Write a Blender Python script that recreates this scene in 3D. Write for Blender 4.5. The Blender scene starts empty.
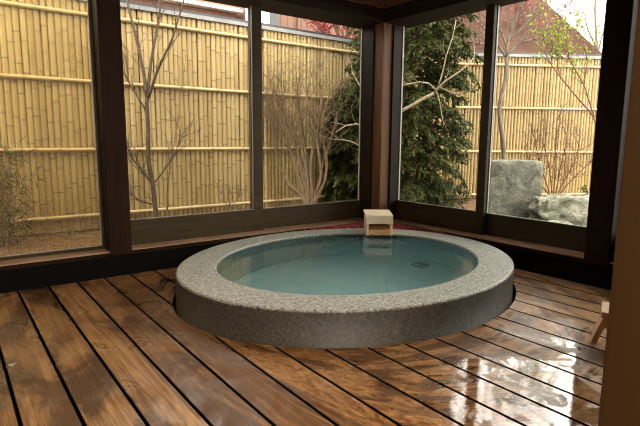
import bpy, bmesh, math, random
from mathutils import Vector, Matrix, noise
random.seed(7)
C = bpy.context.scene.collection
sc = bpy.context.scene
PI = math.pi

# ------------------------------------------------------------------ helpers
CAM = Vector((-3.06668, -3.20133, 0.8625)); F = 500.59
RIGHT = Vector((0.80015, -0.59975, 0.00751)); UP = Vector((0.08222, 0.12208, 0.98911)); FWD = Vector((0.59413, 0.79082, -0.14699))
def at(px, py, depth):
    """world point seen at a pixel of the 640x426 frame, a given distance in front of the lens"""
    return CAM + depth * (FWD + RIGHT * ((px - 320) / F) - UP * ((py - 213) / F))

def onplane(a, b, y):
    r = FWD + RIGHT * ((a - 320) / F) - UP * ((b - 213) / F); return CAM + r * ((y - CAM.y) / r.y)
def onplane_x(a, b, x):
    r = FWD + RIGHT * ((a - 320) / F) - UP * ((b - 213) / F); return CAM + r * ((x - CAM.x) / r.x)

class MB:
    def __init__(s): s.v = []; s.f = []; s.sm = []; s.a = {}
    def add(s, vs, fs, smooth=False, **attr):
        b = len(s.v); s.v += [tuple(p) for p in vs]; s.f += [tuple(i + b for i in f) for f in fs]; s.sm += [smooth] * len(fs)
        for k, val in attr.items():
            l = s.a.setdefault(k, []); l += [0.0] * (b - len(l))
            l += list(val) if isinstance(val, (list, tuple)) else [val] * len(vs)
        return s
    def box(s, lo, hi, bev=0.0, mat=None, **attr):
        x0, y0, z0 = lo; x1, y1, z1 = hi
        if bev <= 0:
            vs = [(x, y, z) for z in (z0, z1) for x, y in ((x0, y0), (x1, y0), (x1, y1), (x0, y1))]
            fs = [(3, 2, 1, 0), (4, 5, 6, 7), (0, 1, 5, 4), (1, 2, 6, 5), (2, 3, 7, 6), (3, 0, 4, 7)]
        else:
            bm = bmesh.new(); bmesh.ops.create_cube(bm, size=1.0)
            for v in bm.verts: v.co = Vector(((x0 + x1) / 2 + v.co.x * (x1 - x0), (y0 + y1) / 2 + v.co.y * (y1 - y0), (z0 + z1) / 2 + v.co.z * (z1 - z0)))
            bmesh.ops.bevel(bm, geom=bm.edges[:], offset=bev, segments=2, affect='EDGES', profile=0.6)
            bm.verts.index_update(); vs = [v.co.copy() for v in bm.verts]; fs = [[v.index for v in f.verts] for f in bm.faces]; bm.free()
        if mat is not None: vs = [mat @ Vector(p) for p in vs]
        return s.add(vs, fs, False, **attr)
    def tube(s, pts, rad, n=6, cap=True, smooth=True, **attr):
        pts = [Vector(p) for p in pts]
        if not isinstance(rad, (list, tuple)): rad = [rad] * len(pts)
        vs = []; fs = []; ref = None
        for i, p in enumerate(pts):
            d = (pts[min(i + 1, len(pts) - 1)] - pts[max(i - 1, 0)])
            d = d.normalized() if d.length > 1e-9 else Vector((0, 0, 1))
            if ref is None: ref = Vector((1, 0, 0)) if abs(d.x) < .8 else Vector((0, 1, 0))
            u = (ref - d * ref.dot(d)).normalized(); w = d.cross(u); ref = u
            for k in range(n):
                a = 2 * PI * k / n; vs.append(p + (u * math.cos(a) + w * math.sin(a)) * rad[i])
        for i in range(len(pts) - 1):
            for k in range(n): fs.append((i * n + k, i * n + (k + 1) % n, (i + 1) * n + (k + 1) % n, (i + 1) * n + k))
        if cap: fs.append(tuple(range(n - 1, -1, -1))); fs.append(tuple((len(pts) - 1) * n + k for k in range(n)))
        return s.add(vs, fs, smooth, **attr)
    def extrude(s, prof, y0, y1, fn, **attr):
        """closed profile of (a, b), extruded from y0 to y1 through fn(a, b, y)"""
        n = len(prof); vs = [fn(a, b, y0) for a, b in prof] + [fn(a, b, y1) for a, b in prof]
        fs = [tuple(range(n - 1, -1, -1)), tuple(range(n, 2 * n))] + [(k, (k + 1) % n, (k + 1) % n + n, k + n) for k in range(n)]
        return s.add(vs, fs, False, **attr)
    def build(s, name, mat, parent=None, kind=None, fix=True):
        me = bpy.data.meshes.new(name); me.from_pydata(s.v, [], s.f)
        me.polygons.foreach_set('use_smooth', s.sm)
        for k, l in s.a.items():
            l += [0.0] * (len(s.v) - len(l)); at_ = me.attributes.new(k, 'FLOAT', 'POINT'); at_.data.foreach_set('value', l)
        if fix:
            bm = bmesh.new(); bm.from_mesh(me); bmesh.ops.recalc_face_normals(bm, faces=bm.faces[:]); bm.to_mesh(me); bm.free()
        me.materials.append(mat); o = bpy.data.objects.new(name, me); C.objects.link(o)
        if parent is not None: o.parent = parent; o.matrix_parent_inverse = Matrix.Translation(parent.location).inverted() if parent.parent is None and parent.type == 'EMPTY' else Matrix()
        if kind: o['kind'] = kind
        return o
def tag(o, label, cat, group=None, kind=None):
    o['label'] = label; o['category'] = cat
    if group: o['group'] = group
    if kind: o['kind'] = kind
    return o
def thing(name, loc, label, cat, group=None):
    o = bpy.data.objects.new(name, None); C.objects.link(o); o.location = loc; o.empty_display_size = .05
    return tag(o, label, cat, group)
def struct(name, loc=(0, 0, 0)):
    o = bpy.data.objects.new(name, None); C.objects.link(o); o.location = loc; o['kind'] = 'structure'; o.empty_display_size = .05
    return o

# ------------------------------------------------------------------ materials
def new_mat(name):
    m = bpy.data.materials.new(name); m.use_nodes = True; nt = m.node_tree; nt.nodes.clear()
    out = nt.nodes.new('ShaderNodeOutputMaterial'); b = nt.nodes.new('ShaderNodeBsdfPrincipled'); nt.links.new(b.outputs[0], out.inputs[0])
    return m, nt, b, out
class NT:
    def __init__(s, nt): s.nt = nt
    def n(s, t, **kw):
        x = s.nt.nodes.new(t)
        for k, v in kw.items():
            if k.startswith('_'): setattr(x, k[1:], v)
        return x
    def l(s, a, b): s.nt.links.new(a, b)
    def val(s, v, sock):
        if hasattr(v, 'is_linked') or isinstance(v, bpy.types.NodeSocket): s.l(v, sock)
        else: sock.default_value = v
    def math(s, op, a, b=0.0, clamp=False):
        x = s.n('ShaderNodeMath', _operation=op, _use_clamp=clamp); s.val(a, x.inputs[0]); s.val(b, x.inputs[1]); return x.outputs[0]
    def pos(s): return s.n('ShaderNodeNewGeometry').outputs['Position']
    def obj(s): return s.n('ShaderNodeTexCoord').outputs['Object']
    def mapping(s, v, scale=(1, 1, 1), loc=(0, 0, 0), rot=(0, 0, 0)):
        x = s.n('ShaderNodeMapping'); s.l(v, x.inputs[0]); x.inputs['Scale'].default_value = scale; x.inputs['Location'].default_value = loc; x.inputs['Rotation'].default_value = rot; return x.outputs[0]
    def noise(s, v, scale, detail=3, rough=.55, dist=0):
        x = s.n('ShaderNodeTexNoise'); s.l(v, x.inputs['Vector']); x.inputs['Scale'].default_value = scale; x.inputs['Detail'].default_value = detail; x.inputs['Roughness'].default_value = rough; x.inputs['Distortion'].default_value = dist; return x.outputs['Fac']
    def ramp(s, f, stops):
        x = s.n('ShaderNodeValToRGB'); s.l(f, x.inputs[0]); e = x.color_ramp.elements
        while len(e) < len(stops): e.new(.5)
        for i, (p, c) in enumerate(stops): e[i].position = p; e[i].color = (*c, 1) if len(c) == 3 else c
        return x.outputs[0]
    def fr(s, f, a, b, lo=0.0, hi=1.0):
        x = s.n('ShaderNodeMapRange'); s.val(f, x.inputs[0])
        for i, v in enumerate((a, b, lo, hi)): s.val(v, x.inputs[i + 1])
        return x.outputs[0]
    def mix(s, f, a, b, mode='MIX'):
        x = s.n('ShaderNodeMix', _data_type='RGBA', _blend_type=mode); s.val(f, x.inputs[0])
        for v, k in ((a, 6), (b, 7)):
            if isinstance(v, bpy.types.NodeSocket): s.l(v, x.inputs[k])
            else: x.inputs[k].default_value = (*v, 1)
        return x.outputs[2]
    def bump(s, h, strength, dist=.01):
        x = s.n('ShaderNodeBump'); s.l(h, x.inputs['Height']); x.inputs['Strength'].default_value = strength; x.inputs['Distance'].default_value = dist; return x.outputs[0]
    def sepz(s, v):
        x = s.n('ShaderNodeSeparateXYZ'); s.l(v, x.inputs[0]); return x.outputs[2]
    def attr(s, name): return s.n('ShaderNodeAttribute', _attribute_name=name).outputs['Fac']

def wood(name, dark, light, scale=(18, 18, 1.2), rough=.5, bump=.15, spec=.5):
    m, nt, b, _ = new_mat(name); N = NT(nt); b.inputs['Specular IOR Level'].default_value = spec
    v = N.mapping(N.obj(), scale); g = N.noise(v, 1.6, 5, .6, .6)
    N.l(N.ramp(g, [(.3, dark), (.7, light)]), b.inputs['Base Color']); b.inputs['Roughness'].default_value = rough
    N.l(N.bump(g, bump, .004), b.inputs['Normal']); return m
def plain(name, col, rough=.5, metal=0.0, var=.15, scale=6):
    m, nt, b, _ = new_mat(name); N = NT(nt); g = N.noise(N.obj(), scale, 4)
    d = tuple(c * (1 - var) for c in col); l = tuple(min(1, c * (1 + var)) for c in col)
    N.l(N.ramp(g, [(.3, d), (.7, l)]), b.inputs['Base Color']); b.inputs['Roughness'].default_value = rough; b.inputs['Metallic'].default_value = metal; return m

M = {}
M['post'] = wood('dark_post_wood', (.011, .0042, .0018), (.026, .0100, .0042), rough=.6, spec=.1)
M['post_brown'] = wood('brown_post_wood', (.085, .034, .012), (.16, .070, .026), (30, 30, 1.0), rough=.5)
M['corner'] = wood('corner_post_wood', (.11, .050, .018), (.20, .098, .037), (30, 30, 1.0), rough=.55, spec=.2)
M['frame'] = wood('sash_wood', (.032, .022, .010), (.058, .042, .021), (2, 14, 20), rough=.55, spec=.15)
M['header'] = wood('header_wood', (.012, .006, .004), (.026, .013, .008), (1.2, 1.2, 18), rough=.6, spec=.15)
M['beam'] = wood('beam_wood', (.09, .038, .018), (.17, .075, .036), (1.2, 1.2, 18), rough=.5)
M['sill'] = wood('lit_sill_wood', (.26, .145, .08), (.50, .32, .20), (1.5, 1.5, 30), rough=.4)  # pale because the light on the sill top is put into the colour
M['black'] = plain('black_board', (.0035, .003, .0025), .8)
M['black'].node_tree.nodes['Principled BSDF'].inputs['Specular IOR Level'].default_value = .08
M['wallboard'] = wood('wall_board', (.06, .03, .015), (.12, .06, .03), (1, 1, 8), rough=.6)
M['ceil'] = wood('ceiling_board', (.10, .05, .026), (.17, .09, .048), (1, 12, 12), rough=.6)
M['near'] = wood('near_post_wood', (.036, .0155, .002), (.052, .023, .0035), (14, 14, .8), rough=.5)
M['hinoki'] = wood('pale_cypress', (.84, .68, .46), (.92, .80, .60), (14, 3, 14), rough=.5)
M['hinoki_wet'] = wood('wet_cypress', (.62, .34, .13), (.78, .48, .22), (3, 14, 14), rough=.35)
M['stool'] = wood('stool_cypress', (.62, .38, .20), (.78, .54, .33), (3, 18, 3), rough=.45)
M['edge_light'] = plain('grey_edge_light', (.22, .21, .19), .45)  # grey that stands for outdoor light catching the pane edges

def deck_mat():
    m, nt, b, _ = new_mat('wet_deck_boards'); N = NT(nt)
    p = N.pos(); r = N.attr('rnd')
    off = N.n('ShaderNodeCombineXYZ'); N.l(N.math('MULTIPLY', r, 37.0), off.inputs[1]); N.l(N.math('MULTIPLY', r, 11.0), off.inputs[2])
    add = N.n('ShaderNodeVectorMath', _operation='ADD'); N.l(p, add.inputs[0]); N.l(off.outputs[0], add.inputs[1]); q = add.outputs[0]
    grain = N.noise(N.mapping(q, (22, 1.1, 22)), 1.0, 6, .68, 1.8)
    fine = N.noise(N.mapping(q, (120, 3.5, 120)), 1.0, 3, .6, .4)
    blot = N.noise(N.mapping(q, (4.2, 1.6, 4.2)), 1.0, 5, .62, .8)
    g = N.math('ADD', N.math('MULTIPLY', grain, .62), N.math('MULTIPLY', fine, .38))
    col = N.ramp(g, [(.32, (.060, .024, .007)), (.46, (.235, .108, .038)), (.58, (.42, .22, .085)), (.72, (.62, .39, .18))])
    dk = N.fr(blot, .455, .575)                                    # bleached / soaked wood
    col = N.mix(N.math('MULTIPLY', N.math('SUBTRACT', 1.0, dk), .82), col, (.042, .017, .008))
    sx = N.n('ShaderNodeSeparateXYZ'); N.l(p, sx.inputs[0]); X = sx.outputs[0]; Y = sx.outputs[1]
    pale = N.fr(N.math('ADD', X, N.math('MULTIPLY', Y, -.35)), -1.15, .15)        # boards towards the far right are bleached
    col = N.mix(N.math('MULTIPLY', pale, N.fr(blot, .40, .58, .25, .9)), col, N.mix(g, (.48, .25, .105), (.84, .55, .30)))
    col = N.mix(N.math('MULTIPLY', r, .30), col, (.30, .145, .06))
    up_ = N.n('ShaderNodeSeparateXYZ'); N.l(N.n('ShaderNodeNewGeometry').outputs['True Normal'], up_.inputs[0]); top = N.math('GREATER_THAN', up_.outputs[2], .9); board_top = N.math('MULTIPLY', top, N.math('GREATER_THAN', N.sepz(p), -.02))
    col = N.mix(board_top, (.006, .004, .003), col)  # board sides and the base below blackened, painting the shade in the gaps
    N.l(col, b.inputs['Base Color'])
    # water lying on the boards
    pn = N.noise(N.mapping(p, (3.4, 2.8, 1)), 1.0, 8, .62, .7)
    d = N.n('ShaderNodeVectorMath', _operation='DISTANCE'); N.l(N.mapping(p, (1, 1, 0)), d.inputs[0]); d.inputs[1].default_value = (-1.62, -2.45, 0)
    near = N.fr(d.outputs['Value'], .25, 1.15, .11, -.12)
    mot = N.fr(N.noise(N.mapping(p, (1, .7, 1)), 11, 5, .6, 1.0), .41, .47)
    puddle = N.math('MULTIPLY', N.math('MULTIPLY', board_top, mot), N.fr(N.math('ADD', pn, near), .578, .588))
    wet = N.fr(N.math('ADD', pn, N.math('MULTIPLY', near, .6)), .40, .56)
    ro = N.fr(wet, 0, 1, .50, .20)
    ro2 = N.n('ShaderNodeMix', _data_type='FLOAT'); N.l(puddle, ro2.inputs[0]); N.l(ro, ro2.inputs[2]); ro2.inputs[3].default_value = .035
    N.l(ro2.outputs[0], b.inputs['Roughness'])
    N.l(N.fr(puddle, 0, 1, 0, .8), b.inputs['Coat Weight']); b.inputs['Coat Roughness'].default_value = .02; b.inputs['Coat IOR'].default_value = 1.5
    bs = N.n('ShaderNodeBump'); N.l(g, bs.inputs['Height']); bs.inputs['Distance'].default_value = .004; N.l(N.fr(puddle, 0, 1, .35, .03), bs.inputs['Strength'])
    N.l(bs.outputs[0], b.inputs['Normal'])
    N.l(N.fr(wet, 0, 1, .12, .42), b.inputs['Specular IOR Level'])
    rip = N.bump(N.noise(p, 22, 3, .5, .4), .10, .004); N.l(rip, b.inputs['Coat Normal'])
    return m
M['deck'] = deck_mat()

def granite():
    m, nt, b, _ = new_mat('granite'); N = NT(nt); p = N.obj()
    a = N.noise(p, 190, 3, .75); c = N.noise(p, 70, 3, .65)
    v = N.n('ShaderNodeTexVoronoi'); N.l(p, v.inputs['Vector']); v.inputs['Scale'].default_value = 150
    s = N.math('ADD', N.math('MULTIPLY', a, .6), N.math('MULTIPLY', c, .4))
    col = N.ramp(s, [(.36, (.04, .04, .034)), (.46, (.24, .245, .215)), (.54, (.47, .478, .425)), (.66, (.72, .72, .65))])
    sp = N.fr(v.outputs['Distance'], .0, .28, .35, 1.0); col = N.mix(1.0, col, N.ramp(sp, [(0, (0.3, .3, .3)), (1, (1, 1, 1))]), 'MULTIPLY')
    sx = N.n('ShaderNodeSeparateXYZ'); N.l(p, sx.inputs[0])
    lit_dry_top = N.fr(N.math('ADD', sx.outputs[2], N.math('MULTIPLY', c, .012)), .150, .163)     # wet outer side; its shade is painted in too, the top kept light
    col = N.mix(N.math('MULTIPLY', N.math('SUBTRACT', 1.0, lit_dry_top), .975), col, N.mix(N.fr(s, .38, .62), (.004, .003, .002), (.080, .065, .046)))
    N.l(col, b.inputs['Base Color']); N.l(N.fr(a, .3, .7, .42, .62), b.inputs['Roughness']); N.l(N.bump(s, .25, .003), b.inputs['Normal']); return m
M['granite'] = granite()
M['basin'] = plain('basin_floor_lit', (.74, .97, .99), .6, var=.12, scale=9)  # very bright, painting the light seen in the water above the floor
M['basinwall'] = plain('basin_wall_shaded', (.15, .21, .205), .6, var=.3, scale=14)  # darker basin tone, painting the shade at the far side of the water
M['drain'] = plain('drain_grate', (.015, .02, .02), .4)

def water_mat():
    m, nt, b, out = new_mat('bath_water'); N = NT(nt); nt.nodes.remove(b)
    p = N.pos(); h = N.math('ADD', N.noise(N.mapping(p, (1, 1.3, 1), rot=(0, 0, .5)), 11, 2, .5, .5), N.math('MULTIPLY', N.noise(p, 30, 2), .25))
    bp = N.bump(h, .05, .012)
    tr = N.n('ShaderNodeBsdfRefraction'); tr.inputs[0].default_value = (.84, .97, .97, 1); tr.inputs['IOR'].default_value = 1.33; tr.inputs['Roughness'].default_value = .0; N.l(bp, tr.inputs['Normal'])
    gl = N.n('ShaderNodeBsdfGlossy'); gl.inputs['Roughness'].default_value = .015; N.l(bp, gl.inputs['Normal'])
    fr = N.n('ShaderNodeFresnel'); fr.inputs[0].default_value = 1.33; N.l(bp, fr.inputs['Normal'])
    mx = N.n('ShaderNodeMixShader'); df = N.n('ShaderNodeBsdfDiffuse'); df.inputs[0].default_value = (.26, .56, .60, 1); m0 = N.n('ShaderNodeMixShader'); m0.inputs[0].default_value = .18   # the mineral water is slightly cloudy
    N.l(tr.outputs[0], m0.inputs[1]); N.l(df.outputs[0], m0.inputs[2])
    N.l(fr.outputs[0], mx.inputs[0]); N.l(m0.outputs[0], mx.inputs[1]); N.l(gl.outputs[0], mx.inputs[2]); N.l(mx.outputs[0], out.inputs[0])
    return m
M['water'] = water_mat()
def glass_mat(name, fog):
    m, nt, b, out = new_mat(name); N = NT(nt); nt.nodes.remove(b)
    tr = N.n('ShaderNodeBsdfTransparent'); tr.inputs[0].default_value = (.80, .76, .64, 1) if fog else (.95, .95, .94, 1)
    gl = N.n('ShaderNodeBsdfGlossy'); gl.inputs['Roughness'].default_value = .0
    fr = N.n('ShaderNodeFresnel'); fr.inputs[0].default_value = 1.35
    mx = N.n('ShaderNodeMixShader'); N.l(fr.outputs[0], mx.inputs[0]); N.l(tr.outputs[0], mx.inputs[1]); N.l(gl.outputs[0], mx.inputs[2]); last = mx.outputs[0]
    if fog:
        tl = N.n('ShaderNodeBsdfTranslucent'); tl.inputs[0].default_value = (.9, .9, .88, 1)
        rf = N.n('ShaderNodeBsdfRefraction'); rf.inputs['IOR'].default_value = 1.0; rf.inputs['Roughness'].default_value = .02
        m2 = N.n('ShaderNodeMixShader'); f = N.fr(N.noise(N.pos(), 1.6, 3, .5), .35, .7, fog * .7, fog * 1.3); N.l(f, m2.inputs[0]); N.l(last, m2.inputs[1]); N.l(tl.outputs[0], m2.inputs[2]); last = m2.outputs[0]
    N.l(last, out.inputs[0]); return m
M['glass'] = glass_mat('window_glass', 0)
M['fogged'] = glass_mat('fogged_window_glass', .022)

def bamboo_mat(name, lo, hi, node):
    m, nt, b, _ = new_mat(name); N = NT(nt); r = N.attr('rnd'); k = N.attr('node'); p = N.obj()
    g = N.noise(N.mapping(p, (60, 60, 2.5)), 1.0, 3); big = N.noise(p, 1.7, 3)
    col = N.mix(N.math('ADD', N.math('MULTIPLY', r, .6), N.math('MULTIPLY', g, .4)), lo, hi)
    col = N.mix(N.fr(big, .45, .7, 0, .3), col, tuple(c * .72 for c in lo))
    col = N.mix(N.math('MULTIPLY', k, .95), col, node)  # dark nodes, deepened to paint in their small shadows
    N.l(col, b.inputs['Base Color']); b.inputs['Roughness'].default_value = .42; return m
M['bamboo'] = bamboo_mat('split_bamboo', (.275, .188, .066), (.44, .338, .155), (.075, .038, .013))
M['bamboo_dark'] = bamboo_mat('darker_split_bamboo', (.20, .133, .042), (.32, .238, .095), (.07, .035, .012))  # darker bamboo tone for the right fence
M['rail'] = bamboo_mat('bamboo_pole', (.38, .28, .12), (.48, .38, .20), (.22, .14, .06))
M['capgrey'] = plain('fence_cap_grey', (.20, .20, .20), .5)
M['capdark'] = plain('fence_cap_dark', (.03, .03, .035), .4)

def ground_mat():
    m, nt, b, _ = new_mat('garden_soil'); N = NT(nt); p = N.pos(); a = N.noise(p, 14, 6, .8); c = N.noise(p, 75, 4, .8)
    N.l(N.ramp(N.math('ADD', N.math('MULTIPLY', a, .5), N.math('MULTIPLY', c, .5)), [(.36, (.02, .011, .004)), (.5, (.11, .054, .016)), (.60, (.22, .115, .036))]), b.inputs['Base Color'])
    b.inputs['Roughness'].default_value = .9; N.l(N.bump(c, .8, .02), b.inputs['Normal']); return m
M['ground'] = ground_mat()
def bark(name, d, l):
    m, nt, b, _ = new_mat(name); N = NT(nt); g = N.noise(N.mapping(N.pos(), (40, 40, 14)), 1, 4, .7)
    N.l(N.ramp(g, [(.35, d), (.65, l)]), b.inputs['Base Color']); b.inputs['Roughness'].default_value = .85; return m
M['bark_dark'] = bark('dark_bark', (.032, .019, .009), (.095, .060, .029))
M['bark_grey'] = bark('lichen_grey_bark', (.07, .055, .04), (.19, .155, .115))
M['bark_tan'] = bark('tan_twig_bark', (.10, .062, .032), (.24, .16, .085))
M['bark_shrub'] = bark('brown_shrub_bark', (.085, .052, .026), (.21, .14, .075))
M['bark_pale'] = bark('pale_bark', (.17, .135, .08), (.34, .28, .19))
M['bark_red'] = bark('red_twig_bark', (.075, .03, .017), (.18, .09, .05))
def leaf(name, a, b_, rough=.5):
    m, nt, b, out = new_mat(name); N = NT(nt); r = N.attr('rnd')
    col = N.mix(r, a, b_); b.inputs['Specular IOR Level'].default_value = .2; N.l(col, b.inputs['Base Color']); b.inputs['Roughness'].default_value = rough
    tl = N.n('ShaderNodeBsdfTranslucent'); N.l(col, tl.inputs[0]); mx = N.n('ShaderNodeMixShader'); mx.inputs[0].default_value = .3
    N.l(b.outputs[0], mx.inputs[1]); N.l(tl.outputs[0], mx.inputs[2]); N.l(mx.outputs[0], out.inputs[0]); return m
M['conifer'] = leaf('conifer_sprays', (.014, .028, .006), (.088, .102, .026))
M['bluegreen'] = leaf('blue_green_leaves', (.03, .06, .025), (.09, .14, .06))
M['fresh'] = leaf('fresh_green_leaves', (.13, .20, .02), (.28, .36, .06))
M['redbud'] = leaf('red_buds', (.26, .03, .04), (.45, .13, .13))
M['bambooleaf'] = leaf('grey_green_blades', (.03, .032, .008), (.09, .088, .026))
M['dryleaf'] = leaf('dry_twig_leaves', (.10, .065, .025), (.22, .155, .065))
def rock(name, d, mid, l, sc_=5):
    m, nt, b, _ = new_mat(name); N = NT(nt); p = N.pos(); a = N.noise(p, sc_, 7, .68, .6); c = N.noise(N.mapping(p, (30, 30, 60)), 1.0, 4, .7)
    s = N.math('ADD', N.math('MULTIPLY', a, .7), N.math('MULTIPLY', c, .3))
    N.l(N.ramp(s, [(.36, d), (.5, mid), (.64, l)]), b.inputs['Base Color']); b.inputs['Roughness'].default_value = .85; N.l(N.bump(s, .9, .03), b.inputs['Normal']); return m
M['stone'] = rock('grey_stone', (.022, .023, .015), (.085, .088, .064), (.19, .19, .145), 7)
M['rock'] = rock('pale_rock', (.03, .03, .016), (.13, .13, .092), (.30, .30, .235), 6)
M['pebble'] = leaf('red_pebbles', (.20, .018, .024), (.58, .10, .11), .35)
def siding(name, base, line):
    m, nt, b, _ = new_mat(name); N = NT(nt); w = N.n('ShaderNodeTexWave', _wave_type='BANDS', _bands_direction='X'); N.l(N.obj(), w.inputs['Vector']); w.inputs['Scale'].default_value = 2.2
    N.l(N.mix(N.fr(w.outputs['Fac'], .0, .12, .8, 0), base, line), b.inputs['Base Color']); b.inputs['Roughness'].default_value = .7; return m
M['siding'] = siding('brown_siding', (.16, .082, .052), (.07, .04, .028))
M['white'] = plain('white_render', (.78, .78, .76), .6, var=.04)
M['darkwin'] = plain('dark_window', (.03, .035, .04), .15)
def roofmat():
    m, nt, b, _ = new_mat('brown_roof'); N = NT(nt); n = N.noise(N.pos(), 2.2, 5, .65); w = N.n('ShaderNodeTexWave', _wave_type='BANDS', _bands_direction='Z'); N.l(N.pos(), w.inputs['Vector']); w.inputs['Scale'].default_value = 3.2
    c = N.ramp(n, [(.3, (.030, .013, .008)), (.7, (.070, .034, .022))]); N.l(N.mix(N.fr(w.outputs['Fac'], 0, .2, .45, 0), c, (.02, .01, .008)), b.inputs['Base Color']); b.inputs['Roughness'].default_value = .85; b.inputs['Specular IOR Level'].default_value = .1; return m
M['roof'] = roofmat()

# ------------------------------------------------------------------ setting: room
TX, TY, TA, TB, TTH = -1.133, -.948, 1.060, .885, .1006      # the tub's oval
def oval(t, a, b):
    x, y = a * math.cos(t), b * math.sin(t)
    return TX + x * math.cos(TTH) - y * math.sin(TTH), TY + x * math.sin(TTH) + y * math.cos(TTH)

fl = MB(); pitch = .1542; x = -2.79 + .0
k0 = -10
for k in range(-10, 20):
    x0 = -2.79 + k * pitch + .005; x1 = -2.79 + (k + 1) * pitch - .005
    if x0 > -.004: break
    x1 = min(x1, -.004)
    fl.extrude([(x0, -.03), (x1, -.03), (x1, -.0015), (x1 - .0015, 0), (x0 + .0015, 0), (x0, -.0015)], -5.2, -.004, lambda a, b, y: (a, y, b), rnd=random.random())
fl.box((-4.3, -5.2, -.16), (-.004, -.004, -.10), rnd=0.0)
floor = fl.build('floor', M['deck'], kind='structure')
cut = MB(); n = 96
ring = [oval(2 * PI * i / n, TA + .020, TB + .020) for i in range(n)]
cut.add([(a, b, -.3) for a, b in ring] + [(a, b, .2) for a, b in ring], [tuple(range(n - 1, -1, -1)), tuple(range(n, 2 * n))] + [(i, (i + 1) % n, (i + 1) % n + n, i + n) for i in range(n)])
cutter = cut.build('hole', M['black'])
bo = floor.modifiers.new('hole', 'BOOLEAN'); bo.object = cutter; bo.operation = 'DIFFERENCE'; bo.solver = 'EXACT'
dg = bpy.context.evaluated_depsgraph_get(); me2 = bpy.data.meshes.new_from_object(floor.evaluated_get(dg), depsgraph=dg)
floor.modifiers.clear(); floor.data = me2; bpy.data.objects.remove(cutter)
me2.materials.clear(); me2.materials.append(M['deck'])

YW = .12                                                    # wall thickness outwards
MB().box((-4.3, .0, -.16), (.12, .02, .140)).build('baseboard_left', M['black'], kind='structure')  # riser coloured near black to stand for the shade under the sill
MB().box((.0, -2.74, -.16), (.02, -.0, .140)).build('baseboard_right', M['black'], kind='structure')
# sills: a deep board; light on its top and shade on its front coloured in
SZ = .163
s = MB(); s.box((-4.3, -.018, SZ - .007), (.0, .20, SZ), .001); s.build('trim_1', M['sill'], kind='structure')
s = MB(); s.box((-4.3, -.014, SZ - .034), (.0, .20, SZ - .007), .002); s.build('trim_2', M['post'], kind='structure')
s = MB(); s.box((-.018, -2.74, SZ - .007), (.20, -.018, SZ), .001); s.build('trim_3', M['sill'], kind='structure')
s = MB(); s.box((-.014, -2.74, SZ - .034), (.20, -.014, SZ - .007), .002); s.build('trim_4', M['post'], kind='structure')
# posts
def post(name, lo, hi, m, bev=.006): return MB().box(lo, hi, bev).build(name, m, kind='structure')
post('trim_5', (-2.290, -.024, SZ - .03), (-2.158, .20, 1.80), M['post'])
post('trim_6', (-.105, -.105, -.05), (.0, .0, 1.81), M['corner'], .003)
post('trim_7', (-.024, -1.945, SZ - .03), (.20, -1.800, 1.80), M['post'])
# headers and beams
s = MB(); s.box((-4.3, -.112, 1.80), (.20, .20, 1.905), .003); s.build('trim_8', M['header'], kind='structure')
s = MB(); s.box((-.112, -2.74, 1.80), (.20, -.112, 1.905), .003); s.build('trim_9', M['header'], kind='structure')
s = MB(); s.box((-4.3, -.135, 1.905), (.20, .20, 2.12), .004); s.build('trim_10', M['beam'], kind='structure')
s = MB(); s.box((-.135, -2.74, 1.905), (.20, -.135, 2.12), .004); s.build('trim_11', M['beam'], kind='structure')
MB().box((-4.3, .0, 2.12), (.20, .20, 2.3)).build('wall_left', M['wallboard'], kind='structure')
MB().box((.0, -2.74, 2.12), (.20, .0, 2.3)).build('wall_right', M['wallboard'], kind='structure')
MB().box((-4.42, -5.3, 2.3), (.24, .24, 2.38)).build('ceiling', M['ceil'], kind='structure')
# partition with the doorway the camera looks through
MB().box((-1.78, -2.86, -.16), (.20, -2.745, 2.3)).build('wall_back', M['wallboard'], kind='structure')
MB().box((-4.42, -5.3, -.16), (-4.305, .12, 2.3)).build('wall_side', M['wallboard'], kind='structure')

b = MB(); b.box((-2.75, -5.3, -.16), (.20, -5.21, 2.3)); b.box((-4.3, -5.3, -.16), (-2.75, -5.21, .35)); b.box((-4.3, -5.3, 2.05), (-2.75, -5.21, 2.3)); b.build('wall_dressing_room', M['wallboard'], kind='structure')  # unseen wall; its opening is shaped to set the light from behind
# windows
def window(name, axis, a0, a1, z0, z1, off, bottom, st0, st1, glass, edge=.004, top=.0):
    """a sash in the plane axis: a runs along the wall, off is the depth outwards"""
    w = struct(name, ((a0 + a1) / 2, off, z0) if axis == 'x' else (off, (a0 + a1) / 2, z0))
    def bx(mb, lo, hi, d0, d1, bev=.003):
        (p0, q0), (p1, q1) = lo, hi
        if axis == 'x': mb.box((p0, off + d0, q0), (p1, off + d1, q1), bev)
        else: mb.box((off + d0, p0, q0), (off + d1, p1, q1), bev)
    if bottom: b = MB(); bx(b, (a0 + st0, z0), (a1 - st1, z0 + bottom), 0, .032); b.build('bottom_rail', M['frame'], w)
    if st0: b = MB(); bx(b, (a0, z0), (a0 + st0, z1), 0, .032); b.build('stile', M['frame'], w)
    if st1: b = MB(); bx(b, (a1 - st1, z0), (a1, z1), 0, .032); b.build('stile', M['frame'], w)
    b = MB(); g0, g1, h0 = a0 + st0, a1 - st1, z0 + bottom
    for lo, hi in (((g0, h0), (g1, h0 + edge)), ((g0, h0), (g0 + edge, z1)), ((g1 - edge, h0), (g1, z1))): bx(b, lo, hi, .006, .020, 0)
    b.build('pane_edge_light', M['edge_light'], w)  # added strips painting the bright line of daylight round each pane
    b = MB(); bx(b, (g0, h0), (g1, z1), .010, .014, 0); b.build('pane', glass, w)
    return w
FO, BO = .095, .135                                          # the two sliding tracks
e2a, e2b = onplane(253.6, 120, FO).x, onplane(262.6, 120, FO).x
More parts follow.
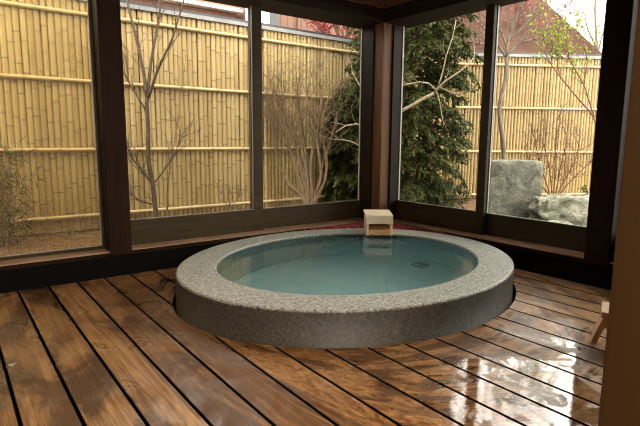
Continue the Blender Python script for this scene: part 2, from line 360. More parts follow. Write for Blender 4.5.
e3b = onplane(360.2, 120, BO + .014).x; e4a = onplane_x(400.8, 120, FO + .014).y; e4b = onplane_x(480.3, 120, FO).y; e4c = onplane_x(490.8, 120, FO + .03).y
MB().box((e3b, .0, SZ), (.16, BO + .01, 1.80), .003).build('trim_13', M['header'], kind='structure')
MB().box((.0, e4a, SZ), (FO + .01, .0, 1.80), .003).build('trim_14', M['header'], kind='structure')
window('window_1', 'x', -4.25, -2.290, SZ, 1.80, .10, .018, .0, .014, M['fogged'])
window('window_2', 'x', -2.158, e2b, SZ, 1.80, FO, .165, .012, e2b - e2a, M['glass'])
window('window_3', 'x', e2a, -.05, SZ, 1.80, BO, .157, .060, -.05 - e3b, M['glass'])
window('window_4', 'y', e4c, -.05, SZ, 1.80, FO, .168, e4b - e4c, -.05 - e4a, M['glass'])
window('window_5', 'y', -1.800, e4b, SZ, 1.80, BO, .158, .010, e4b - e4c - .005, M['glass'])
window('window_6', 'y', -2.72, -1.945, SZ, 1.80, FO, .150, .06, .018, M['glass'], .014)

# ------------------------------------------------------------------ tub, water, spout
H = .160; WZ = H - .010
tub = thing('stone_bathtub', (TX, TY, 0), 'oval sunken bathtub with a broad speckled granite rim set in the deck', 'bathtub')
tm = MB(); n = 128
AI, BI = .836, .694
prof = [(.05, -.098), (.05, -.085), (0, -.084), (0, .148), (-.0003, .1495), (-.0025, .1555), (-.0085, .1592), (-.013, H), (-.0145, H)] # outside going up; offset from the outer oval
rows = []
for dx, z in prof: rows.append([(*oval(2 * PI * i / n, TA + dx, TB + dx), z) for i in range(n)])
for dx, z in ((.0105, H), (.009, H), (.004, H - .0015), (.0008, H - .006), (0, H - .009), (-.002, -.09)): rows.append([(*oval(2 * PI * i / n, AI + dx, BI + dx), z) for i in range(n)])
vs = [p for r in rows for p in r]; fs = []
for j in range(len(rows)):
    for i in range(n): fs.append((j * n + i, j * n + (i + 1) % n, ((j + 1) % len(rows)) * n + (i + 1) % n, ((j + 1) % len(rows)) * n + i))
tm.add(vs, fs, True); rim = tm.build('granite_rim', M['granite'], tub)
bs = MB(); rows = []
for d, z in ((-.003, -.088), (-.012, -.50), (.03, -.50), (.03, -.09)):
    rows.append([(*oval(2 * PI * i / n, AI + d, BI + d), z) for i in range(n)])
vs = [p for r in rows for p in r]; fs = []
for j in range(len(rows) - 1):
    for i in range(n): fs.append((j * n + i, j * n + (i + 1) % n, (j + 1) * n + (i + 1) % n, (j + 1) * n + i))
for i in range(n): fs.append((3 * n + i, 3 * n + (i + 1) % n, (i + 1) % n, i))
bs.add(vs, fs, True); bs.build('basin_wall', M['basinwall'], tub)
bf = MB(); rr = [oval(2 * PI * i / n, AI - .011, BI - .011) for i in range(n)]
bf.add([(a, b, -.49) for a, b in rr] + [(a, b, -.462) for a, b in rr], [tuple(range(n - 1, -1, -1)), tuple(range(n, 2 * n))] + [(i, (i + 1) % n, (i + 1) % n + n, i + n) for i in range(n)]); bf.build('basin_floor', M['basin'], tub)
dr = MB(); cx, cy = -.435, -.885
for q in range(7):
    dr.box((cx - .05, cy - .05 + q * .0155, -.462), (cx + .05, cy - .043 + q * .0155, -.452))
dr.tube([(cx, cy, -.463), (cx, cy, -.455)], .058, 20); dr.build('drain_cover', M['drain'], tub)
wt = MB(); wr = [oval(2 * PI * i / n, AI - .003, BI - .003) for i in range(n)]
wt.add([(a, b, WZ) for a, b in wr], [tuple(range(n))]); wo = wt.build('bath_water', M['water'], fix=False)
tag(wo, 'clear teal bath water filling the oval tub nearly to its rim', 'water')

# red pebble bed in the corner behind the tub
def outside(x, y, m=.018):
    dx, dy = x - TX, y - TY; u = dx * math.cos(TTH) + dy * math.sin(TTH); v = -dx * math.sin(TTH) + dy * math.cos(TTH)
    return (u / (TA + m)) ** 2 + (v / (TB + m)) ** 2 > 1
bed = MB(); pts = []
pr_ = [oval(t, TA + .02, TB + .02) for t in [math.radians(a) for a in range(-2, 96, 3)]]
poly = [(-.032, max(pr_[0][1], -.95))] + [(min(a, -.032), min(b, -.032)) for a, b in pr_] + [(-.032, -.032)]
pe = [(a, b) for a, b in poly]
bed.add([(a, b, .0) for a, b in pe] + [(a, b, .142) for a, b in pe], [tuple(range(len(pe) - 1, -1, -1)), tuple(range(len(pe), 2 * len(pe)))] + [(i, (i + 1) % len(pe), (i + 1) % len(pe) + len(pe), i + len(pe)) for i in range(len(pe))])
tag(bed.build('corner_bed', M['black']), 'dark raised bed holding red pebbles in the corner behind the tub', 'planter bed')
pb = MB(); ico = bmesh.new(); bmesh.ops.create_icosphere(ico, subdivisions=1, radius=1.0); iv = [v.co.copy() for v in ico.verts]; ico.verts.index_update(); ifc = [[v.index for v in f.verts] for f in ico.faces]; ico.free()
gx = -1.2
cnt = 0
while cnt < 1500:
    x, y = random.uniform(-1.1, -.045), random.uniform(-.95, -.045)
    if not outside(x, y, .035) or (x > -.125 and y > -.125): continue
    r = random.uniform(.006, .012); rz = random.uniform(0, PI); ca, sa = math.cos(rz), math.sin(rz); e = (1.2, .85, .65)
    z = .1435 + r * .66 + random.uniform(0, .008)
    pb.add([(x + r * (v.x * e[0] * ca - v.y * e[1] * sa), y + r * (v.x * e[0] * sa + v.y * e[1] * ca), z + r * e[2] * v.z) for v in iv], ifc, True, rnd=random.random()); cnt += 1
tag(pb.build('red_pebbles', M['pebble'], fix=False), 'dark red pebbles heaped in the corner behind the wooden spout', 'pebbles', kind='stuff')

# wooden spout: hooded hinoki box sitting on the rim in the corner, opening towards the bath
sp = thing('wooden_spout', (-.565, -.545, H), 'pale cypress spout box on the tub rim by the corner post', 'spout')
ang = math.atan2(-.60, .80); R = Matrix.Translation((-.485, -.498, H + .002)) @ Matrix.Rotation(ang, 4, 'Z')   # local x to the right, local y away from the camera
W2 = .096; L = .16
def spb(name, m, prof, x0, x1):
    b = MB(); b.extrude(prof, x0, x1, lambda a, z, xx: R @ Vector((xx, a, z))); return b.build(name, m, sp)
side = [(-.095, .0), (L, .0), (L, .138), (-.030, .130), (-.052, .115)]
spb('side_board', M['hinoki'], side, -W2, -W2 + .016); spb('side_board', M['hinoki'], side, W2 - .016, W2)
spb('lid_board', M['hinoki'], [(-.040, .130), (L + .012, .139), (L + .012, .154), (-.042, .145)], -W2 - .004, W2 + .004)
spb('front_board', M['hinoki'], [(-.042, .129), (-.042, .145), (-.064, .143), (-.080, .082), (-.064, .080)], -W2 - .003, W2 + .003)
spb('bottom_board', M['hinoki_wet'], [(-.118, .006), (L - .02, .006), (L - .02, .062), (-.090, .046), (-.118, .042)], -W2 + .016, W2 - .016)
spb('back_board', M['hinoki_wet'], [(L - .018, .062), (L, .062), (L, .138), (L - .018, .137)], -W2 + .016, W2 - .016)

# bath stool behind the near post
st = thing('bath_stool', (-.83, -2.40, 0), 'low pale wooden bath stool peeking out beside the near brown post', 'stool')
RS = Matrix.Rotation(math.radians(-66), 4, 'Z'); r_ = FWD + RIGHT * ((601.5 - 320) / F) - UP * ((312 - 213) / F); tp = CAM + r_ * ((.150 - CAM.z) / r_.z)
SR = Matrix.Translation((tp.x, tp.y, 0)) @ RS @ Matrix.Translation((.118, .085, 0))
b = MB(); b.box((-.118, -.085, .124), (.17, .085, .150), .004, SR); b.build('seat', M['stool'], st)
for sg in (-1, 1):
    b = MB(); x0 = -.118 if sg < 0 else .155
    b.extrude([(x0 + sg * .030, 0), (x0 + sg * .030 + .022, 0), (x0 + .032, .124), (x0 + .010, .124)], -.065, .065, lambda a, z, y: SR @ Vector((a, y, z))); b.build('leg', M['stool'], st)
b = MB(); b.box((-.10, -.011, .055), (.165, .011, .085), .002, SR); b.build('stretcher', M['stool'], st)

# near post of the doorway
a0 = at(606.5, 330, 1.10)
MB().box((a0.x, a0.y - .115, -.05), (a0.x + .10, a0.y, 2.3), .003).build('trim_12', M['near'], kind='structure')

# ------------------------------------------------------------------ garden
gr = MB(); gr.box((-9, .14, -.20), (15, 15, -.0)); 
MB().add([(-9, .14, 0), (15, .14, 0), (15, 16, 0), (-9, 16, 0), (-9, .14, -.2), (15, .14, -.2), (15, 16, -.2), (-9, 16, -.2)], [(0, 1, 2, 3), (7, 6, 5, 4), (0, 4, 5, 1), (1, 5, 6, 2), (2, 6, 7, 3), (3, 7, 4, 0)]).build('ground_left', M['ground'], kind='structure')
MB().add([(.14, -9, 0), (15, -9, 0), (15, .14, 0), (.14, .14, 0), (.14, -9, -.2), (15, -9, -.2), (15, .14, -.2), (.14, .14, -.2)], [(0, 1, 2, 3), (7, 6, 5, 4), (0, 4, 5, 1), (1, 5, 6, 2), (2, 6, 7, 3), (3, 7, 4, 0)]).build('ground_right', M['ground'], kind='structure')

def fence(name, P0, P1, zr, label, seed, mslat, w=.050):
    rnd = random.Random(seed); P0, P1 = Vector(P0), Vector(P1); d = (P1 - P0).normalized(); L = (P1 - P0).length; nrm = Vector((d.y, -d.x, 0))   # towards the room
    root = thing(name, P0, label, 'fence', 'bamboo fences around the garden'); mb = MB(); x = 0
    while x < L:
        wj = w * rnd.uniform(.9, 1.1); r = wj * .5; cc = x + r; x += wj * 1.01
        zs = [(0.02, 1.0, 0.0)]; z = rnd.uniform(.03, .30); 
        while z < 2.0:
            zs += [(z - .012, 1.0, 0.0), (z - .004, 1.07, .2), (z, 1.09, 1.0), (z + .005, 1.0, .35), (z + .016, 1.0, 0.0)]; z += rnd.uniform(.20, .33)
        zs.append((2.03, 1.0, 0.0)); vs = []; nd = []; K = 6; lean = rnd.uniform(-.003, .003); dep = rnd.uniform(-.003, .003)
        for z, sc2, k in zs:
            for q in range(K + 1):
                a = PI * q / K; vs.append(P0 + d * (cc + lean * z - math.cos(a) * r * .99 * min(sc2, 1.01)) + nrm * (math.sin(a) * r * .72 * sc2 + dep) + Vector((0, 0, z))); nd.append(k)
        fs = []
        for j in range(len(zs) - 1):
            for q in range(K): fs.append((j * (K + 1) + q, j * (K + 1) + q + 1, (j + 1) * (K + 1) + q + 1, (j + 1) * (K + 1) + q))
        mb.add(vs, fs, True, rnd=rnd.random(), node=nd)
    mb.build('slat_panel', mslat, root, fix=False)
    b = MB(); q0 = P0 - nrm * .012; q1 = P1 - nrm * .012
    b.add([q0 + Vector((0, 0, 0)), q1, q1 + Vector((0, 0, 2.03)), q0 + Vector((0, 0, 2.03)), q0 - nrm * .02, q1 - nrm * .02, q1 - nrm * .02 + Vector((0, 0, 2.03)), q0 - nrm * .02 + Vector((0, 0, 2.03))], [(0, 1, 2, 3), (7, 6, 5, 4), (0, 4, 5, 1), (1, 5, 6, 2), (2, 6, 7, 3), (3, 7, 4, 0)])
    b.build('backing', M['post_brown'], root)
    for zz in zr:
        b = MB(); pts = []; rad = []; nd = []; xx = 0; 
        while xx < L:
            for o_, rr, k in ((0, .0175, 0), (.012, .020, .8), (.02, .018, .5), (.035, .0175, 0)): pts.append(P0 + d * min(xx + o_, L) + nrm * .036 + Vector((0, 0, zz))); rad.append(rr); nd += [k] * 8
            xx += rnd.uniform(.28, .42)
        b.tube(pts, rad, 8, rnd=.6, node=nd); b.build('rail', M['rail'], root)
    def bar(nm, z0, z1, o0, o1, m):
        b = MB(); A = [P0 + nrm * o0, P1 + nrm * o0, P1 + nrm * o1, P0 + nrm * o1]
        b.add([p + Vector((0, 0, z0)) for p in A] + [p + Vector((0, 0, z1)) for p in A], [(3, 2, 1, 0), (4, 5, 6, 7), (0, 1, 5, 4), (1, 2, 6, 5), (2, 3, 7, 6), (3, 0, 4, 7)]); b.build(nm, m, root)
    bar('cap_board', 2.03, 2.066, -.05, .045, M['capgrey']); bar('cap_strip', 2.066, 2.092, -.055, .035, M['capdark'])
fence('bamboo_fence', (-6.2, 1.73, 0), (2.44, 1.73, 0), (1.92, 1.35, .748, .15), 'long pale bamboo fence behind the left windows', 1, M['bamboo'])
fence('bamboo_fence', (2.47, 1.70, 0), (8.2, -1.72, 0), (1.915, 1.317, .695, .07), 'pale bamboo fence behind the right windows, beyond the standing stone', 2, M['bamboo_dark'], .046)

# ------------------------------------------------------------------ plants
def leafquad(mb, p, d, up, L_, W_, r):
    side = d.cross(up)
    if side.length < 1e-6: side = Vector((1, 0, 0))
    side.normalize(); q = d.cross(side)
    mb.add([p, p + d * L_ * .5 + side * W_ * .5 + q * W_ * .15, p + d * L_, p + d * L_ * .5 - side * W_ * .5 + q * W_ * .15], [(0, 1, 2), (0, 2, 3)], False, rnd=r)
def rv(rn, s=1.0): return Vector((rn.uniform(-s, s), rn.uniform(-s, s), rn.uniform(-s, s)))
def resample(pts, step):
    out = [Vector(pts[0])]
    for a, b in zip(pts, pts[1:]):
        k = max(1, int((Vector(b) - Vector(a)).length / step))
        for i in range(1, k + 1): out.append(Vector(a).lerp(Vector(b), i / k))
    return out
def stem(mb, pts, r0, r1, rn, jit=.004, step=.07, n=6):
    p = resample(pts, step)
    p = [q + (rv(rn, jit) if 0 < i else Vector()) for i, q in enumerate(p)]
    sm = p[:]
    for i in range(1, len(p) - 1): sm[i] = (p[i - 1] + p[i] * 2 + p[i + 1]) / 4
    m = max(1, len(sm) - 1); mb.tube(sm, [r0 + (r1 - r0) * (i / m) ** .9 for i in range(len(sm))], n); return sm
def twigs(mb, line, rn, count, length, rad, level, tips, spread=.8, up=.35, n=4, lo=.15):
    for _ in range(count):
        i = rn.randint(int(len(line) * lo), len(line) - 1); p = line[i]; d0 = (line[min(i + 1, len(line) - 1)] - line[max(i - 1, 0)]).normalized()
        d = (d0 + rv(rn, spread) + Vector((0, 0, up))).normalized(); L_ = length * rn.uniform(.5, 1.15); k = 5; pts = [p]
        for j in range(k):
            d = (d + rv(rn, .22) + Vector((0, 0, up * .18))).normalized(); pts.append(pts[-1] + d * L_ / k)
        mb.tube(pts, [rad * (1 - .75 * j / k) for j in range(k + 1)], n, cap=False); tips.append(pts)
        if level > 1: twigs(mb, pts, rn, max(1, int(count * .45)) if count < 6 else 3, length * .55, rad * .6, level - 1, tips, spread, up, 3, .3)
def tree(name, label, cat, base, mbark, stems, seed, tw=None, leaves=None, group=None, lo=.2, sp=(.8, .35)):
    """stems: list of (world points, r0, r1); tw = (count, length, radius, level); leaves = (material, per tip, length, width)"""
    rn = random.Random(seed); root = thing(name, base, label, cat, group); mb = MB(); tips = []
    for i, (pts, r0, r1, *extra) in enumerate(stems):
        ln = stem(mb, pts, r0, r1, rn)
        t_ = extra[0] if extra else tw
        if t_: twigs(mb, ln, rn, *t_, tips, sp[0], sp[1], lo=max(lo, .3) if i == 0 else lo)
    mb.build('branches', mbark, root, fix=False)
    if leaves:
        m, per, ll, lw, nm = leaves; lm = MB()
        for pts in tips:
            for _ in range(per):
                p = pts[rn.randint(1, len(pts) - 1)] + rv(rn, .012); d = (rv(rn) + Vector((0, 0, .3))).normalized(); leafquad(lm, p, d, rv(rn).normalized(), ll * rn.uniform(.6, 1.2), lw * rn.uniform(.6, 1.2), rn.random())
        lm.build(nm, m, root, fix=False)
    return root
HD = Vector((FWD.x, FWD.y, 0)).normalized()
def at_h(a, b, dist):
    """like at(), but the distance is measured along the ground"""
    r = FWD + RIGHT * ((a - 320) / F) - UP * ((b - 213) / F); return CAM + r * (dist / r.dot(HD))
def px(dist, *ps): return [at_h(a, b, dist + (c[0] if c else 0)) for a, b, *c in ps]
def ground_at(a, b, dist):
    p = at_h(a, b, dist); return Vector((p.x, p.y, 0))
# dark bare tree in the second window
D = 4.72
g0 = ground_at(157, 222, D)
tree('bare_tree', 'dark bare young tree before the left fence, forking halfway up', 'tree', g0, M['bark_dark'], [
    ([g0] + px(D, (156, 210), (153, 185), (149, 165), (148, 130), (147, 112), (147, 95)), .025, .017, (4, .22, .004, 1)),
    (px(D, (147, 97), (143, 70), (138, 45), (130, 15), (124, -15)), .019, .008),
    (px(D, (147, 97), (151, 60, .05), (157, 30, .1), (163, -10, .1)), .017, .007),
    (px(D, (148, 98), (159, 66, -.05), (170, 45, -.1), (178, 20, -.1), (187, -12, -.1)), .016, .006),
    (px(D, (147, 112), (138, 98), (128, 82), (122, 70)), .011, .005),
    (px(D, (153, 185), (143, 172, -.05), (133, 160, -.1), (126, 145, -.1)), .011, .005),
    (px(D, (154, 205), (140, 202, -.05), (125, 191, -.1)), .008, .004),
    (px(D, (154, 183), (163, 172), (173, 158), (181, 138)), .008, .003)], 3, (11, .30, .0036, 2))
D = 4.85; g0 = ground_at(167, 214, D)
tree('thin_sapling', 'thin wispy sapling standing right of the forked bare tree', 'sapling', g0, M['bark_tan'], [
    ([g0] + px(D, (167, 205), (168, 185), (170, 165), (174, 145), (177, 125), (180, 98), (184, 72)), .010, .004)], 5, (12, .22, .0028, 2))
D = 5.15; g0 = ground_at(226, 206, D)
tree('small_twiggy_plant', 'small leafless twiggy plant at the foot of the left fence', 'shrub', g0, M['bark_tan'], [
    ([g0] + px(D, (227, 205), (224, 195), (221, 188)), .007, .003), ([g0] + px(D, (229, 205), (231, 196), (229, 185)), .007, .003), ([g0] + px(D, (232, 205), (238, 197), (244, 190)), .006, .003)], 6, (8, .14, .0028, 2), (M['dryleaf'], 1, .02, .008, 'dry_leaves'))
# many stemmed shrub in the third window
D = 5.55; g0 = ground_at(308, 205, D)
S_ = [[(307, 198), (305, 162), (298, 138), (287, 118), (277, 98), (268, 78)], [(304, 197), (287, 184), (278, 159), (272, 127), (268, 100)], [(302, 189), (292, 157), (282, 127), (275, 108), (272, 85)],
      [(306, 191), (299, 162), (292, 132), (283, 112), (284, 88)], [(308, 174), (302, 125), (297, 95), (300, 72)], [(314, 198), (322, 176), (317, 147), (312, 125), (306, 100), (311, 75)],
      [(316, 198), (325, 181), (327, 159), (319, 132), (325, 105), (336, 82)], [(318, 196), (321, 170), (331, 140), (338, 110), (342, 85)], [(312, 197), (310, 165), (316, 130), (322, 98), (320, 72)]]
tree('twiggy_shrub', 'broad brown many-stemmed leafless shrub in the left window nearest the corner', 'shrub', g0, M['bark_shrub'],
     [([g0] + px(D, *[(a, b, .03 * math.sin(i * 2.1) * j) for j, (a, b) in enumerate(s_)]), .023, .008) for i, s_ in enumerate(S_)], 8, (34, .33, .0034, 2), (M['dryleaf'], 1, .022, .008, 'dry_leaves'), lo=.5, sp=(1.15, .16))
# pale limbed tree rooted behind the corner post
D = 4.75; g0 = ground_at(384, 215, D)
tree('pale_tree', 'pale leafless tree behind the corner post with one thick bent limb', 'tree', g0, M['bark_pale'], [
    ([g0] + px(D, (384, 200), (382, 160), (386, 128), (392, 116), (402, 110), (414, 105), (424, 97), (434, 93)), .030, .013, None),
    (px(D, (434, 93), (438, 86), (446, 80), (460, 72), (474, 58)), .010, .006), (px(D, (436, 90), (430, 80), (418, 82), (402, 86)), .008, .006),
    (px(D, (438, 86), (444, 70), (446, 55), (452, 40), (456, 20)), .007, .004), (px(D, (438, 87), (448, 92), (458, 94)), .007, .003), (px(D, (436, 90), (440, 100), (441, 112), (444, 126)), .006, .003),
    (px(D + .2, (383, 150), (370, 132), (358, 122), (345, 124), (336, 132)), .012, .005), (px(D + .2, (383, 140), (372, 110), (362, 90), (352, 72)), .012, .005), (px(D + .2, (383, 165), (365, 150), (352, 140), (338, 139)), .010, .004)], 11, (4, .22, .003, 2))
# conifer
def conifer(base, height, radius, seed, label, name='conifer_tree', cat='tree'):
    rn = random.Random(seed); root = thing(name, base, label, cat); mb = MB(); lm = MB(); base = Vector(base)
    stem(mb, [base, base + Vector((.02, 0, height * .5)), base + Vector((0, .02, height))], .045, .012, rn)
    z = .18
    while z < height:
        k = 7
        for q in range(k):
            a = rn.uniform(0, 2 * PI); R_ = radius * (1.0 - .35 * abs(z / height - .45)) * rn.uniform(.75, 1.05)
            d = Vector((math.cos(a), math.sin(a), rn.uniform(.0, .30))); p0 = base + Vector((0, 0, z + rn.uniform(-.04, .04))); pts = [p0]; m_ = 7
            for j in range(m_):
                d = (d + Vector((0, 0, -.09)) + rv(rn, .10)).normalized(); pts.append(pts[-1] + d * R_ / m_)
            mb.tube(pts, [.009 * (1 - .8 * j / m_) for j in range(m_ + 1)], 4, cap=False)
            for j in range(2, m_ + 1):
                for sgn in (-1, 1):
                    dd = (pts[j] - pts[j - 1]).normalized(); sd = Vector((-dd.y, dd.x, 0)) * sgn
                    b = (dd * .75 + sd * .9 + rv(rn, .3)).normalized(); L_ = .17 * rn.uniform(.6, 1.15) * (1.15 - .4 * j / m_); t = [pts[j]]
                    for u in range(4): b = (b + Vector((0, 0, -.10)) + rv(rn, .12)).normalized(); t.append(t[-1] + b * L_ / 4)
                    shade = rn.random()
                    for u in range(1, 5):
                        for _ in range(4):
                            w_ = (b + rv(rn, .75)).normalized(); leafquad(lm, t[u] + rv(rn, .008), w_, Vector((rn.uniform(-.4, .4), rn.uniform(-.4, .4), 1)), .060 * rn.uniform(.7, 1.3), .026, min(1, max(0, shade * .6 + rn.random() * .4)))
        z += .07
    mb.build('branches', M['bark_dark'], root, fix=False); lm.build('foliage', M['conifer'], root, fix=False); return root
conifer((1.25, .88, 0), 2.9, .75, 21, 'dense dark green conifer right of the corner post')
bp_ = ground_at(357, 205, 5.9); conifer((bp_.x, bp_.y, 0), 1.5, .40, 23, 'lower dark evergreen bush between the twiggy shrub and the corner post', 'evergreen_bush', 'bush')
# low leafy shrub at the conifer's foot
rn = random.Random(31)
D = 5.45; g0 = ground_at(436, 210, D)
tree('low_evergreen_shrub', 'low dull green shrub with pale twigs at the foot of the conifer', 'shrub', g0, M['bark_pale'],
     [([g0] + px(D, (436 + dx * .3, 206), (436 + dx * .7, 200), (436 + dx, 196 - h_)), .007, .003) for dx, h_ in ((-24, 4), (-14, 8), (-5, 3), (6, 9), (13, 6), (19, 14), (-34, 7))], 32, (8, .16, .003, 2), (M['bluegreen'], 4, .035, .016, 'leaves'))
# red budded tree behind the standing stone
D = 6.25; g0 = ground_at(504, 205, D)
tree('red_budded_tree', 'slim grey tree with reddish budding crown rising behind the standing stone', 'tree', g0, M['bark_grey'], [
    ([g0] + px(D, (504, 185), (504, 158), (503, 140), (500, 120), (499, 105), (503, 90), (507, 72), (506, 55)), .031, .023, None),
    (px(D, (506, 57), (508, 40), (515, 20), (525, -5), (530, -25)), .022, .008), (px(D, (506, 56), (520, 43), (540, 38), (558, 26), (575, 8)), .014, .006),
    (px(D, (506, 57), (495, 40), (481, 25), (466, 12), (455, -4)), .016, .006), (px(D, (507, 48), (499, 25), (494, 0), (490, -25)), .013, .005), (px(D, (508, 42), (525, 25), (540, 12), (552, -10)), .011, .005), (px(D, (495, 42), (480, 45), (466, 40), (452, 30)), .009, .004)],
    13, (18, .55, .0068, 3), (M['redbud'], 3, .034, .02, 'buds'))
# shrub behind the rock
D = 6.1; g0 = ground_at(555, 200, D)
S_ = [[(550, 194), (544, 177), (538, 155), (533, 132)], [(552, 193), (550, 170), (545, 148), (546, 124)], [(556, 193), (560, 170), (565, 149), (568, 128)], [(558, 193), (566, 178), (576, 160), (580, 138)], [(560, 192), (580, 172), (593, 160), (600, 145)], [(554, 193), (555, 165), (556, 142), (557, 120)], [(551, 195), (540, 185), (530, 165), (525, 148)]]
tree('red_stemmed_shrub', 'leafless reddish brown shrub fanning out behind the low pale rock', 'shrub', g0, M['bark_red'], [([g0] + px(D, *[(a, b, .03 * math.sin(i * 1.7) * j) for j, (a, b) in enumerate(s_)]), .011, .004) for i, s_ in enumerate(S_)], 14, (26, .24, .0032, 2), lo=.4, sp=(1.1, .2))
# fresh green sapling by the right post
D = 5.9; g0 = ground_at(605, 222, D)
tree('fresh_leafed_tree', 'small tree with fresh yellow-green leaves leaning over the right fence', 'tree', g0, M['bark_red'], [
    ([g0] + px(D, (604, 190), (602, 150), (594, 116), (578, 98), (561, 78), (548, 60), (542, 44)), .016, .006, (3, .3, .004, 2)), (px(D, (594, 116), (584, 85), (570, 60), (560, 40), (556, 22)), .010, .004), (px(D, (584, 85), (588, 62), (584, 45), (578, 32)), .008, .004), (px(D, (561, 78), (556, 60), (560, 45)), .006, .003), (px(D, (570, 62), (552, 50), (540, 36)), .006, .003)],
    15, (12, .36, .0036, 2), (M['fresh'], 4, .042, .024, 'leaves'))
# far trees
D = 13.5; g0 = ground_at(597, 140, D)
tree('birch_tree', 'tall thin pale green tree far beyond the brown roof', 'tree', g0, M['bark_grey'], [([g0] + px(D, (598, 90), (597, 50), (595, 15), (596, -30)), .06, .02, (14, 1.0, .008, 2)), (px(D, (597, 55), (604, 30), (610, 5)), .03, .01), (px(D, (597, 50), (588, 30), (582, 5)), .03, .01)], 16, (8, .8, .008, 2), (M['fresh'], 2, .07, .04, 'leaves'))
D = 7.9; g0 = ground_at(345, 150, D)
tree('red_leafed_tree', 'red leafed tree beyond the left fence beside the corner post', 'tree', g0, M['bark_dark'], [([g0] + px(D, (346, 100), (344, 65), (340, 42), (332, 15), (330, -20)), .06, .02, (10, .5, .007, 2)), (px(D, (343, 58), (330, 40), (318, 28), (310, 12)), .02, .007), (px(D, (343, 58), (356, 42), (368, 28), (376, 10)), .02, .007), (px(D, (342, 50), (348, 30), (352, 5)), .02, .007)], 17, (30, .55, .006, 2), (M['redbud'], 12, .045, .028, 'leaves'))
# grassy clump in the first window
rn = random.Random(40); D = 4.55
def clump(px0, px1, dep, ztop, n_, label, seed):
    rn = random.Random(seed); g = ground_at((px0 + px1) / 2, 240, dep); root = thing('bamboo_grass', g, label, 'grass clump'); lm = MB(); sm = MB()
    for i in range(n_):
        b = ground_at(rn.uniform(px0, px1), 240, dep + rn.uniform(-.25, .05)); top = rn.uniform(.45, 1) * ztop; d = Vector((rn.uniform(-.18, .18), rn.uniform(-.18, .18), 1)); pts = [b]
        for j in range(6): d = (d + rv(rn, .07)).normalized(); pts.append(pts[-1] + d * top / 6)
        sm.tube(pts, [.0035 * (1 - .1 * j) for j in range(7)], 4, cap=False)
        for _ in range(26):
            p = pts[rn.randint(1, 6)]; dd = (rv(rn) + Vector((0, 0, -.25))).normalized(); leafquad(lm, p, dd, rv(rn).normalized(),   .13 * rn.uniform(.6, 1.3), .007, rn.random())
    sm.build('stems', M['bark_tan'], root, fix=False); lm.build('blades', M['bambooleaf'], root, fix=False); return root
clump(-60, 30, 3.98, .85, 75, 'tall dull green grass clump behind the fogged leftmost pane', 40)
D = 4.2; g0 = ground_at(72, 240, D)
tree('dry_twig_plant', 'low arching dry twigs on the soil behind the fogged leftmost pane', 'shrub', g0, M['bark_pale'], [([g0] + px(D, *s_), .005, .002) for s_ in ([(66, 236), (56, 230), (42, 236)], [(70, 236), (60, 224), (48, 222)], [(74, 235), (84, 226), (98, 222)], [(75, 236), (88, 234), (100, 238)], [(72, 234), (74, 222), (80, 214)])], 41, (5, .13, .002, 2))
# little green plant by the rock
D = 5.6; g0 = ground_at(588, 205, D)
tree('leafy_plant', 'small bright green leafy plant right of the low pale rock', 'plant', g0, M['bark_tan'], [([g0] + px(D, (588, 200), (587 + a, 192)), .005, .003) for a in (-5, 0, 4, 8)], 42, (6, .09, .003, 1), (M['bluegreen'], 7, .045, .026, 'leaves'))

# stones
def boulder(name, label, base, sx, sy, sz, seed, m, rot=0, boxy=.0, rough=.12, lump=2.2):
    bm = bmesh.new(); bmesh.ops.create_cube(bm, size=2.0); bmesh.ops.subdivide_edges(bm, edges=bm.edges[:], cuts=14, use_grid_fill=True)
    off = Vector((seed * 7.3, seed * 3.1, seed))
    for v in bm.verts:
        c = v.co.copy(); s_ = c.normalized() * 1.05; c = s_.lerp(c, boxy)
        c += c.normalized() * (noise.fractal(c * lump + off, 0.8, 2.1, 5) * rough); v.co = Vector((c.x * sx / 2, c.y * sy / 2, (c.z + 1) * sz / 2 - .04))
    bmesh.ops.rotate(bm, verts=bm.verts[:], cent=(0, 0, 0), matrix=Matrix.Rotation(rot, 3, 'Z'))
    me = bpy.data.meshes.new(name); bm.to_mesh(me); bm.free(); me.materials.append(m)
    for p in me.polygons: p.use_smooth = True
    o = bpy.data.objects.new(name, me); C.objects.link(o); o.location = base; return tag(o, label, 'rock')
rz = math.radians(-36.9)
boulder('standing_stone', 'tall flat-topped grey standing stone behind the right window', ground_at(510, 200, 5.2), .57, .24, .705, 1.0, M['stone'], rz, .86, .035, 1.6)
boulder('garden_rock', 'low pale cracked rock right of the standing stone', ground_at(566, 200, 4.9), .62, .32, .36, 2.0, M['rock'], rz, .55, .24, 2.6)
boulder('garden_rock', 'small pale rock in front of the low cracked rock by the right window frame', ground_at(556, 230, 4.55), .30, .20, .17, 5.0, M['rock'], rz, .3, .16, 2.6)

# ------------------------------------------------------------------ neighbouring houses
YH = 4.5
xa, xb, xc, xd = (onplane(a, 12, YH).x for a in (248, 269.5, 279.5, 299))
hs = thing('neighbour_house', (xb + 1.5, YH + 2, 0), 'brown sided house with a white corner strip above the left fence', 'house')
MB().box((xa + .02, YH + .04, 0), (xa + 4.2, YH + 4, 4.0)).build('wall', M['siding'], hs)
b = MB(); b.box((xa, YH, 0), (xb, YH + .10, 4.0), .01); b.build('corner_strip', M['white'], hs)
b = MB(); b.box((xb + .01, YH + .01, 2.0), (xc, YH + .06, 3.6), .01); w_ = b.build('window', M['darkwin'], hs)
b = MB(); b.tube([(xd, YH + .01, 0), (xd, YH + .01, 4.0)], .025, 8); b.build('downpipe', M['siding'], hs)
b = MB(); b.extrude([(xa - .5, 4.0), (xa + 4.7, 4.0), (xa + 4.7, 4.12), (xa + 2.1, 5.2), (xa - .5, 4.12)], YH - .5, YH + 4.4, lambda a, z, y: (a, y, z)); b.build('roof', M['roof'], hs)
q0 = onplane(221, 9.5, YH + .3); q1 = onplane(128, 4, YH + .3)
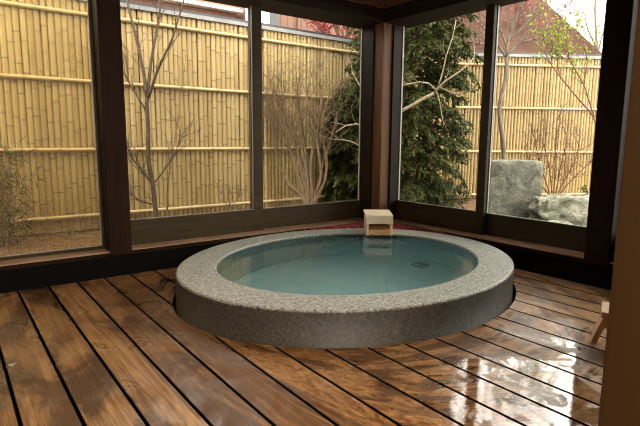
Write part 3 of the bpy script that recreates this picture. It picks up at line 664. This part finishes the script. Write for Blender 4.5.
an = thing('low_outbuilding', (q0.x - 1, YH + 1, 0), 'low outbuilding just above the left fence with a pale grey roof', 'outbuilding')
MB().box((q0.x - 3.0, YH + .3, 0), (xa - .05, YH + 1.8, q0.z - .04)).build('wall', M['siding'], an)
b = MB(); b.extrude([(YH + .1, q0.z - .04), (YH + 2.0, q0.z + .10), (YH + 2.0, q0.z + .15), (YH + .1, q0.z + .01)], q0.x - 3.2, xa - .04, lambda y, z, x: (x, y, z)); b.build('roof', M['white'], an)

hr = thing('tiled_roof_house', ground_at(480, 100, 10.0), 'house under a big brown hipped roof beyond the right fence', 'house')
e0 = at(380, 61, 9.6); e1 = at(613, 61, 9.6); zt = e0.z; e1.z = zt
u = (e1 - e0).normalized(); bk = Vector((-u.y, u.x, 0)); 
apex1 = at(512, -28, 12.2); apex0 = at(392, -28, 12.2); apex0.z = apex1.z
b = MB(); q = [e0, e1, e1 + bk * 5.2, e0 + bk * 5.2, apex0, apex1]
dn = Vector((0, 0, -.09)); b.add(q[:4] + [p + dn for p in q[:4]] + q[4:], [(0, 1, 9, 8), (1, 2, 9), (2, 3, 8, 9), (3, 0, 8), (0, 4, 5, 1), (1, 5, 6, 2), (2, 6, 7, 3), (3, 7, 4, 0), (4, 7, 6, 5)]); b.build('roof', M['roof'], hr)
b = MB(); w0 = e0 + u * .4 + bk * .5; w1 = e1 - u * .4 + bk * .5; w2 = e1 - u * .4 + bk * 4.7; w3 = e0 + u * .4 + bk * 4.7
W = [Vector((p.x, p.y, 0)) for p in (w0, w1, w2, w3)]; b.add(W + [p + Vector((0, 0, zt - .09)) for p in W], [(3, 2, 1, 0), (4, 5, 6, 7), (0, 1, 5, 4), (1, 2, 6, 5), (2, 3, 7, 6), (3, 0, 4, 7)]); b.build('wall', M['siding'], hr)

# ------------------------------------------------------------------ light, camera
w = bpy.data.worlds.new('overcast_sky'); sc.world = w; w.use_nodes = True; nt = w.node_tree; nt.nodes.clear(); N = NT(nt)
bg = N.n('ShaderNodeBackground'); o = N.n('ShaderNodeOutputWorld'); bg.inputs[0].default_value = (1.0, .95, .86, 1); bg.inputs[1].default_value = 7.0; N.l(bg.outputs[0], o.inputs[0])
ld = bpy.data.lights.new('dressing_room_fill', 'AREA'); ld.energy = 75; ld.size = .9; ld.color = (1, .82, .62)  # added unseen lamp, warm fill from behind the camera
lo = bpy.data.objects.new('dressing_room_fill', ld); C.objects.link(lo); lo.location = (-2.9, -4.2, 2.25)

cd = bpy.data.cameras.new('camera'); cam = bpy.data.objects.new('camera', cd); C.objects.link(cam)
cd.sensor_fit = 'HORIZONTAL'; cd.sensor_width = 36.0; cd.lens = F / 640 * 36.0; cd.clip_start = .05; cd.clip_end = 200
mw = Matrix.Identity(4)
for i in range(3): mw[i][0] = RIGHT[i]; mw[i][1] = UP[i]; mw[i][2] = -FWD[i]; mw[i][3] = CAM[i]
cam.matrix_world = mw; sc.camera = cam
sc.view_settings.view_transform = 'Standard'; sc.view_settings.look = 'None'; sc.view_settings.exposure = 0.42; sc.view_settings.gamma = 1.0; sc.view_settings.use_curve_mapping = False
sc.cycles.use_denoising = True; sc.cycles.filter_width = 1.0; sc.cycles.max_bounces = 10; sc.cycles.diffuse_bounces = 5; sc.cycles.glossy_bounces = 4; sc.cycles.transparent_max_bounces = 16; sc.cycles.sample_clamp_indirect = 8
